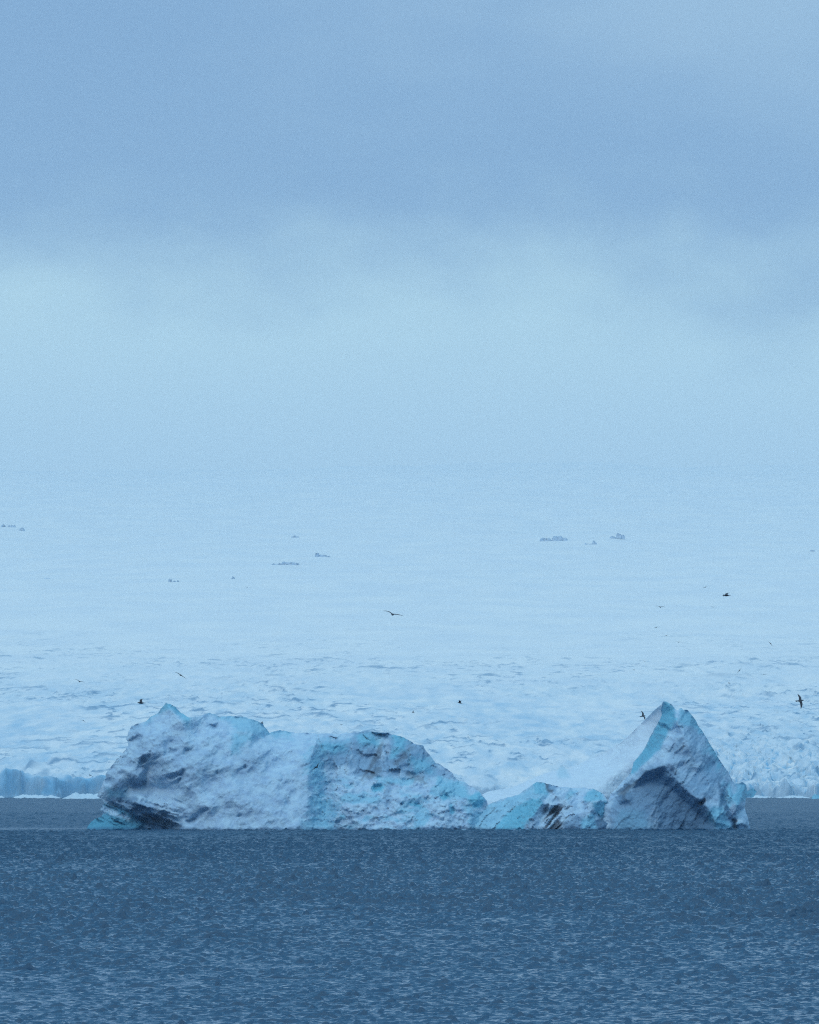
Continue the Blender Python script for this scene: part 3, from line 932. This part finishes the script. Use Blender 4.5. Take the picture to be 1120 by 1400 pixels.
sculpt_peak.paint = paint_peak
PEAK_Z = [([(850, 1090), (888, 1060), (925, 1066), (958, 1094), (982, 1126), (980, 1142), (850, 1142)], 10, 'dark', .22, 10),
          ([(909, 955), (921, 968), (926, 984), (909, 1008), (904, 1022), (874, 1052), (862, 1058), (864, 1044), (880, 1026), (892, 1000), (904, 978)], 3, 'blue', 1.0, 3),
          ([(900, 990), (916, 996), (904, 1014), (888, 1036), (870, 1050), (872, 1040)], 5, 'teal', .25, 4),
          ([(927, 966), (950, 978), (966, 1006), (950, 996), (930, 990)], 4, 'blue', .7, 5),
          ([(944, 1024), (958, 1030), (966, 1052), (946, 1066), (936, 1050)], 7, 'grey', .0, 4),
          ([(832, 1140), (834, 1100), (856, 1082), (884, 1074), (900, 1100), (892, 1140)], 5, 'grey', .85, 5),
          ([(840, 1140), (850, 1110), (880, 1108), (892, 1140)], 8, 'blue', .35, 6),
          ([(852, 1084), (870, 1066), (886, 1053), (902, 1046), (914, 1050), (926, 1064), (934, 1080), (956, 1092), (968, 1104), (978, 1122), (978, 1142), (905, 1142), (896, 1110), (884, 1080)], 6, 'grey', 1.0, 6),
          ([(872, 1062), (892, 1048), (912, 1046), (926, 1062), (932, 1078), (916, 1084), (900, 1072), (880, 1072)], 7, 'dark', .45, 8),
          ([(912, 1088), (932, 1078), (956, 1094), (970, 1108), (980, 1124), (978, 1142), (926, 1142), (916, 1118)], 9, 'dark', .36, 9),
          ([(846, 1085), (860, 1072), (876, 1064), (872, 1070), (854, 1086)], 2.5, 'dirt', .75, 3),
          ([(884, 1140), (886, 1120), (893, 1104), (896, 1106), (890, 1124), (888, 1140)], 1.5, 'grey', -.7, 1),
          ([(955, 1098), (964, 1090), (966, 1094), (958, 1102)], 1.5, 'dirt', .6, 1),
          ([(982, 1070), (988, 1078), (996, 1104), (1008, 1132), (1002, 1134), (990, 1106), (984, 1086)], 2, 'dark', .7, 3),
          ([(966, 1104), (990, 1100), (1000, 1132), (976, 1134)], 5, 'blue', .75, 6),
          ([(1004, 1070), (1022, 1068), (1040, 1080), (1026, 1094), (1008, 1092)], 4, 'blue', .6, 4)]
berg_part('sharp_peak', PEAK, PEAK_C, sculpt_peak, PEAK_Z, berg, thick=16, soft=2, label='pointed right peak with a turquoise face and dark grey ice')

# ------------------------------------------------------------------ floating ice
def floe(name, px0, px1, top, D, depth, label, seed, blue=.1, dark=0.0, group=None):
    """low floating slab: closed dome with ragged rim, its underside below the water"""
    w = (px1 - px0) / F * D
    nx, ny = 40, 14
    u, v = np.meshgrid(np.linspace(-1, 1, nx), np.linspace(-1, 1, ny), indexing='ij')
    r = np.maximum(np.abs(u), np.abs(v))
    R = np.hypot(u, v) + 1e-6
    k = r / R
    cu, cv = u * (0.25 + .75 * k), v * (0.25 + .75 * k)
    rag = 1 + .14 * fbm(3 * cu + seed, 3 * cv, 3, seed)
    prof = np.clip(1 - r ** 3, 0, 1)
    hgt = top * prof * (0.30 + 0.9 * np.clip(fbm(2.6 * cu + seed * 3.1, 1.6 * cv, 4, seed + 1, .6) + .5, 0, 1.2))
    X, Y = cu * w / 2 * rag, cv * depth / 2 * rag
    topv = np.stack([X, Y, hgt - 0.25], -1).reshape(-1, 3)
    botv = np.stack([X * .9, Y * .9, -0.25 - 0.8 * prof], -1).reshape(-1, 3)
    q = grid_quads(nx, ny)
    n = nx * ny
    ring = [i * ny for i in range(nx)] + [(nx - 1) * ny + j for j in range(1, ny)] + [i * ny + ny - 1 for i in range(nx - 2, -1, -1)] + [j for j in range(ny - 2, 0, -1)]
    side = [(a, n + a, n + b, b) for a, b in zip(ring, ring[1:] + ring[:1])]
    qq = np.concatenate([q[:, ::-1], q + n, np.array(side)])
    o = mesh_np(name, np.concatenate([topv, botv]), qq, mat=M_ICE)
    o.location = ((px0 + px1 - 1120) / 2 / F * D, D, 0)
    for k_ in ('blue', 'grey', 'teal', 'dark', 'dirt', 'fresh'):
        val = {'blue': blue, 'dark': dark, 'fresh': .55}.get(k_, 0.0)
        attr(o, k_, np.full(2 * n, val))
    tag(o, label, 'ice floe', group)
    return o


G = 'low floes along the glacier front'
floe('ice_floe', 14, 86, 1.9, 2380, 22, 'long thin white floe lying below the blue glacier cliff at far left', 3, group=G)
floe('ice_floe', 86, 150, 2.2, 2330, 26, 'white floe with blue top between the thin floe and the iceberg', 5, .15, group=G)
floe('ice_floe', -30, 9, 1.2, 2400, 16, 'short white floe cut by the left picture edge below the cliff', 8, group=G)
floe('ice_floe', 1022, 1062, 1.0, 2412, 14, 'flat white floe just right of the iceberg peak at the glacier foot', 9, group=G)
floe('ice_floe', 1058, 1112, 1.1, 2408, 14, 'long flat white floe under the seracs near the right edge', 12, group=G)
floe('ice_floe', 1108, 1136, 1.9, 2300, 12, 'small turquoise floe cut by the right picture edge', 14, .9, group=G)
G2 = 'small ice chunks against the iceberg'
floe('ice_chunk', 622, 646, .45, 829, 2.0, 'small dark chunk afloat below the right end of the snowy hump', 17, .4, .55, group=G2)
floe('ice_chunk', 694, 719, .4, 829, 1.8, 'dark flat chunk afloat below the blue face of the low ridge', 19, .2, .8, group=G2)

# ------------------------------------------------------------------ rock outcrops on the upper glacier
def glacier_hit(px, py):
    D = np.arange(4500, 16000, 10.0)
    x = (px - 560) / F * D
    z, _, _ = glacier_z(x, D, False)
    yy = HY - (z - H) / D * F
    i = int(np.argmax(yy <= py))
    return float(x[i]), float(D[i]), float(z[i])


def outcrop(blobs, label, seed):
    vs_, fs = [], []
    x0, D, z0 = glacier_hit(np.mean([b[0] for b in blobs]), np.mean([b[1] for b in blobs]))
    s = D / F
    r = random.Random(seed)
    cx, cy_ = np.mean([b[0] for b in blobs]), np.mean([b[1] for b in blobs])
    bits = []
    for (bx, by, rx, ry) in blobs:
        for _ in range(max(3, int(rx * 1.1))):
            q = r.uniform(.16, .5)
            bits.append((bx + rx * r.uniform(-.8, .8), by + ry * r.uniform(-.5, .5), max(1.2, rx * 1.2 * q), max(.4, ry * r.uniform(.2, .75))))
    for (bx, by, rx, ry) in bits:
        nu, nv = 12, 6
        base = len(vs_)
        for j in range(nv + 1):
            for i in range(nu):
                a = 2 * math.pi * i / nu
                t = math.pi * j / nv
                flare = math.sin(t) if j <= nv // 2 else 1.0 + 0.7 * (2 * j / nv - 1)
                k = 1 + .55 * float(vnoise(np.array([3.0 * math.cos(a) + seed + bx]), np.array([3.0 * math.sin(a) + 2.0 * t]), seed)[0])
                vs_.append(((bx - cx) * s + rx * s * flare * math.cos(a) * k, 4.0 * flare * math.sin(a) * k,
                            (cy_ - by) * s + (1.25 * ry * s * math.cos(t) * k if j <= nv // 2 else -5.0 * (2 * j / nv - 1))))
        for j in range(nv):
            for i in range(nu):
                fs.append((base + j * nu + i, base + (j + 1) * nu + i, base + (j + 1) * nu + (i + 1) % nu, base + j * nu + (i + 1) % nu))
    o = mesh_np('rock_outcrop', np.array(vs_), np.array(fs), mat=M_ROCK)
    o.location = (x0, D, z0)
    tag(o, label, 'rock outcrop', 'dark rocks showing through the upper snowfield')


outcrop([(383, 774, 11, 3.6), (395, 772, 11, 3.2), (405, 771, 5, 1.6)], 'long dark blue rock streak at the middle left of the snowfield', 1)
outcrop([(432, 757, 3, 1.0), (440, 760, 7, 2.0), (448, 762, 4, 1.6), (458, 766, 4, .6)], 'speckled rock patch just right of and above the long streak', 2)
outcrop([(237, 799, 4, 3.2), (241, 795, 4, 1.6), (233, 793, 2, 1.0)], 'small hooked rock patch left of the long streak', 3)
outcrop([(321, 791, 4, 2.2), (327, 793, 2, 1.0)], 'tiny rock between the hooked patch and the long streak', 4)
outcrop([(10, 722, 8, 3.0), (16, 720, 5, 2)], 'faint rock at the far left edge of the snowfield', 5)
outcrop([(25, 728, 5, 2.6), (30, 723, 4, 1.6)], 'faint rock just right of the one at the left edge', 6)
outcrop([(735, 745, 6, 3.4), (748, 741, 8, 3.2), (764, 736, 9, 2.4), (745, 737, 6, 1.6)], 'broad faint rock band at right of centre high on the snowfield', 7)
outcrop([(805, 746, 7, 2.6), (812, 742, 4, 2)], 'small faint rock between the broad band and the slanting one', 8)
outcrop([(833, 742, 6, 2.2), (842, 736, 7, 2.6), (848, 731, 5, 2.0)], 'slanting faint rock at right, highest on the snowfield', 9)
outcrop([(404, 734, 4, 1.6), (409, 736, 2, 1)], 'tiny faint rock high above the speckled patch', 10)
outcrop([(62, 791, 5, .9)], 'thin faint rock line low at the left of the snowfield', 11)
outcrop([(1110, 754, 5, 1.4)], 'tiny faint rock at the right edge of the snowfield', 12)
outcrop([(340, 804, 4, .7)], 'hair thin rock line just below the tiny middle rock', 13)

# ------------------------------------------------------------------ birds
def bird_mesh(name, span, lift_l, lift_r, sweep, mat):
    """a gull: lofted body with head, bill and fan tail; two-jointed tapering wings grown out of the shoulders"""
    vs_, fs = [], []

    def loft(rings, seg=8, cap=True):
        b0 = len(vs_)
        for (c, ax, ay) in rings:
            for i in range(seg):
                a = 2 * math.pi * i / seg
                vs_.append(Vector(c) + Vector(ax) * math.cos(a) + Vector(ay) * math.sin(a))
        for j in range(len(rings) - 1):
            for i in range(seg):
                fs.append((b0 + j * seg + i, b0 + j * seg + (i + 1) % seg, b0 + (j + 1) * seg + (i + 1) % seg, b0 + (j + 1) * seg + i))

    S = span
    prof = [(-.30, .004, .004, .0), (-.285, .055, .006, .0), (-.20, .030, .018, .0), (-.10, .048, .045, -.004), (0, .058, .055, -.006), (.09, .048, .046, 0),
            (.14, .033, .034, .012), (.175, .036, .038, .018), (.205, .024, .026, .018), (.225, .010, .011, .014), (.262, .003, .004, .008)]
    loft([((0, y * S, z * S), (w * S, 0, 0), (0, 0, h * S)) for (y, w, h, z) in prof], 10)
    for sgn, lift in ((-1, lift_l), (1, lift_r)):
        a1, a2 = math.radians(lift), math.radians(lift * .35 - 10)
        sh = Vector((sgn * .02, .04, .02)) * S
        el = sh + Vector((sgn * math.cos(a1), .18, math.sin(a1))) * (.20 * S)
        tip = el + Vector((sgn * math.cos(a2), -sweep, math.sin(a2))) * (.30 * S)
        midp = el.lerp(tip, .5) + Vector((0, .012 * S, .01 * S))
        rings = []
        for c, ch, th in ((sh, .090, .024), (sh.lerp(el, .5), .085, .019), (el, .078, .016), (midp, .056, .012), (tip, .008, .005)):
            rings.append((c + Vector((0, -ch * .35 * S, 0)), (0, ch * S, 0), (0, 0, th * S)))
        loft(rings, 8)
    me = bpy.data.meshes.new(name)
    me.from_pydata([tuple(v) for v in vs_], [], fs)
    for p in me.polygons:
        p.use_smooth = True
    me.materials.append(mat)
    me.validate()
    return me


def bird(px, py, size, lift_l, lift_r, yaw, roll, pitch, dark, label, D=560.0, sweep=.35, group='seabirds flying over the lagoon'):
    """size: wingspan in photo pixels if seen square on"""
    me = bird_mesh('gull', 1.3 * size / F * D, lift_l, lift_r, sweep, M_DARKF if dark else M_GREYF)
    o = bpy.data.objects.new('gull', me)
    COL.objects.link(o)
    o.location = px2w(np.array(float(px)), np.array(float(py)), D).tolist()
    o.rotation_euler = (math.radians(pitch), math.radians(roll), math.radians(yaw))
    tag(o, label, 'bird', group)
    return o


B = [
    (193, 961, 17, 5, 62, 75, 0, 0, 1, 'gull with one wing raised, just above the left shoulder of the hump'),
    (247, 923, 14, 10, -10, 15, 24, 0, 1, 'dark gull gliding above the tip of the hump'),
    (109, 932, 11, 30, 10, 20, 10, 0, 0, 'small pale gull high at the left, above the low cliff'),
    (114, 985, 7, -10, -20, 15, 20, 0, 1, 'small dark bird left of the hump, halfway up the ice'),
    (159, 1009, 4, 20, 10, 40, 0, 0, 1, 'speck of a bird beside the left shoulder of the hump'),
    (123.5, 1060, 6, 15, 10, 60, 10, 0, 1, 'small dark bird low over the blue glacier cliff'),
    (537, 840, 22, 34, -2, 12, 3, 0, 0, 'wide winged grey gull high above the middle of the picture'),
    (629, 961, 11, 60, 50, 70, 0, 10, 1, 'dark gull with both wings up, right of the hump over the glacier'),
    (433, 1049, 13, 12, 30, -30, -35, 0, 1, 'dark gull passing in front of the blue band on the hump'),
    (467, 991, 5, 20, 15, 50, 0, 0, 1, 'speck of a bird just above the flat top of the hump'),
    (565, 974, 6, 45, 30, 70, -30, 0, 1, 'tiny slanting bird between the hump and the gull with raised wings'),
    (596, 994, 5, 5, 5, 20, 0, 0, 0, 'faint speck of a bird above the right slope of the hump'),
    (879, 979, 12, 30, 35, -50, 60, 20, 1, 'dark banking gull just left of the sharp peak'),
    (903, 830, 11, 24, 6, 10, 0, 0, 0, 'thin pale gull high above the sharp peak'),
    (964, 803, 6, 5, 10, 30, -20, 0, 0, 'faint small bird left of the dark gull, topmost of all'),
    (993, 814, 17, 12, 18, 65, -12, 0, 1, 'dark gull with flat wings high at the right'),
    (975, 830, 5, 10, 5, 30, 0, 0, 0, 'faint speck just below the dark flat winged gull'),
    (897, 858, 6, 8, 10, 40, -15, 0, 0, 'faint bird in a loose row above the peak, upper left one'),
    (911, 869, 5, 8, 4, 30, -20, 0, 0, 'faintest bird in the loose row above the peak, middle one'),
    (928, 878, 7, 12, 8, 5, 3, 0, 0, 'faint flat bird in the loose row above the peak, lower right one'),
    (867, 916, 4, 30, 20, 80, 0, 0, 1, 'dark speck of a bird up and left of the sharp peak'),
    (881, 904, 4, 10, 10, 30, 15, 0, 0, 'pale speck of a bird above the dark speck left of the peak'),
    (1053.5, 880, 7, -5, -5, 20, 45, 0, 1, 'short slanting bird above the big dark bird, tilted down to the right'),
    (1011, 917, 7, 5, 5, 20, -48, 0, 1, 'short slanting bird right of the peak, tilted up to the right'),
    (1044.5, 922, 6, 5, 5, 10, 0, 0, 0, 'faint flat bird between the tilted bird and the big dark bird'),
    (997, 934, 5, 25, 20, 60, 0, 0, 1, 'speck of a bird right of the peak tip and above it'),
    (1094, 958, 17, -8, -14, -62, 65, 12, 1, 'biggest dark bird, banking with wings upright at the right edge'),
]
for i, b in enumerate(B):
    bird(*b, D=520.0 + 35 * (i % 7))


def perched(px, py, D, label):
    me = bird_mesh('gull', .75, -78, -78, .6, M_DARKF)
    o = bpy.data.objects.new('gull', me)
    COL.objects.link(o)
    o.location = px2w(np.array(float(px)), np.array(float(py)), D).tolist()
    o.rotation_euler = (math.radians(35), 0, math.radians(-60))
    tag(o, label, 'bird')


perched(358, 987.5, D0 + 12.6, 'dark bird sitting on the top edge of the hump')

# ------------------------------------------------------------------ haze
def haze():
    x, y0, y1, z0, z1 = 16500, -4500, 17500, -6.0, 830.0
    x = 28500
    v = [(-x, y0, z0), (x, y0, z0), (x, y1, z0), (-x, y1, z0), (-x, y0, z1), (x, y0, z1), (x, y1, z1), (-x, y1, z1)]
    f = [(0, 3, 2, 1), (4, 5, 6, 7), (0, 1, 5, 4), (1, 2, 6, 5), (2, 3, 7, 6), (3, 0, 4, 7)]
    me = bpy.data.meshes.new('haze')
    me.from_pydata(v, [], f)
    m = bpy.data.materials.new('haze_air')
    m.use_nodes = True
    n, l = m.node_tree.nodes, m.node_tree.links
    n.clear()
    out = n.new('ShaderNodeOutputMaterial')
    pv = n.new('ShaderNodeVolumePrincipled')
    pv.inputs['Color'].default_value = (0.93, 0.97, 1.0, 1)
    pv.inputs['Density'].default_value = 0.000055
    pv.inputs['Anisotropy'].default_value = 0.7
    l.new(pv.outputs[0], out.inputs['Volume'])
    me.materials.append(m)
    o = bpy.data.objects.new('haze', me)
    COL.objects.link(o)
    tag(o, 'thin pale mist filling the air over the lagoon and glacier', kind='stuff')


haze()
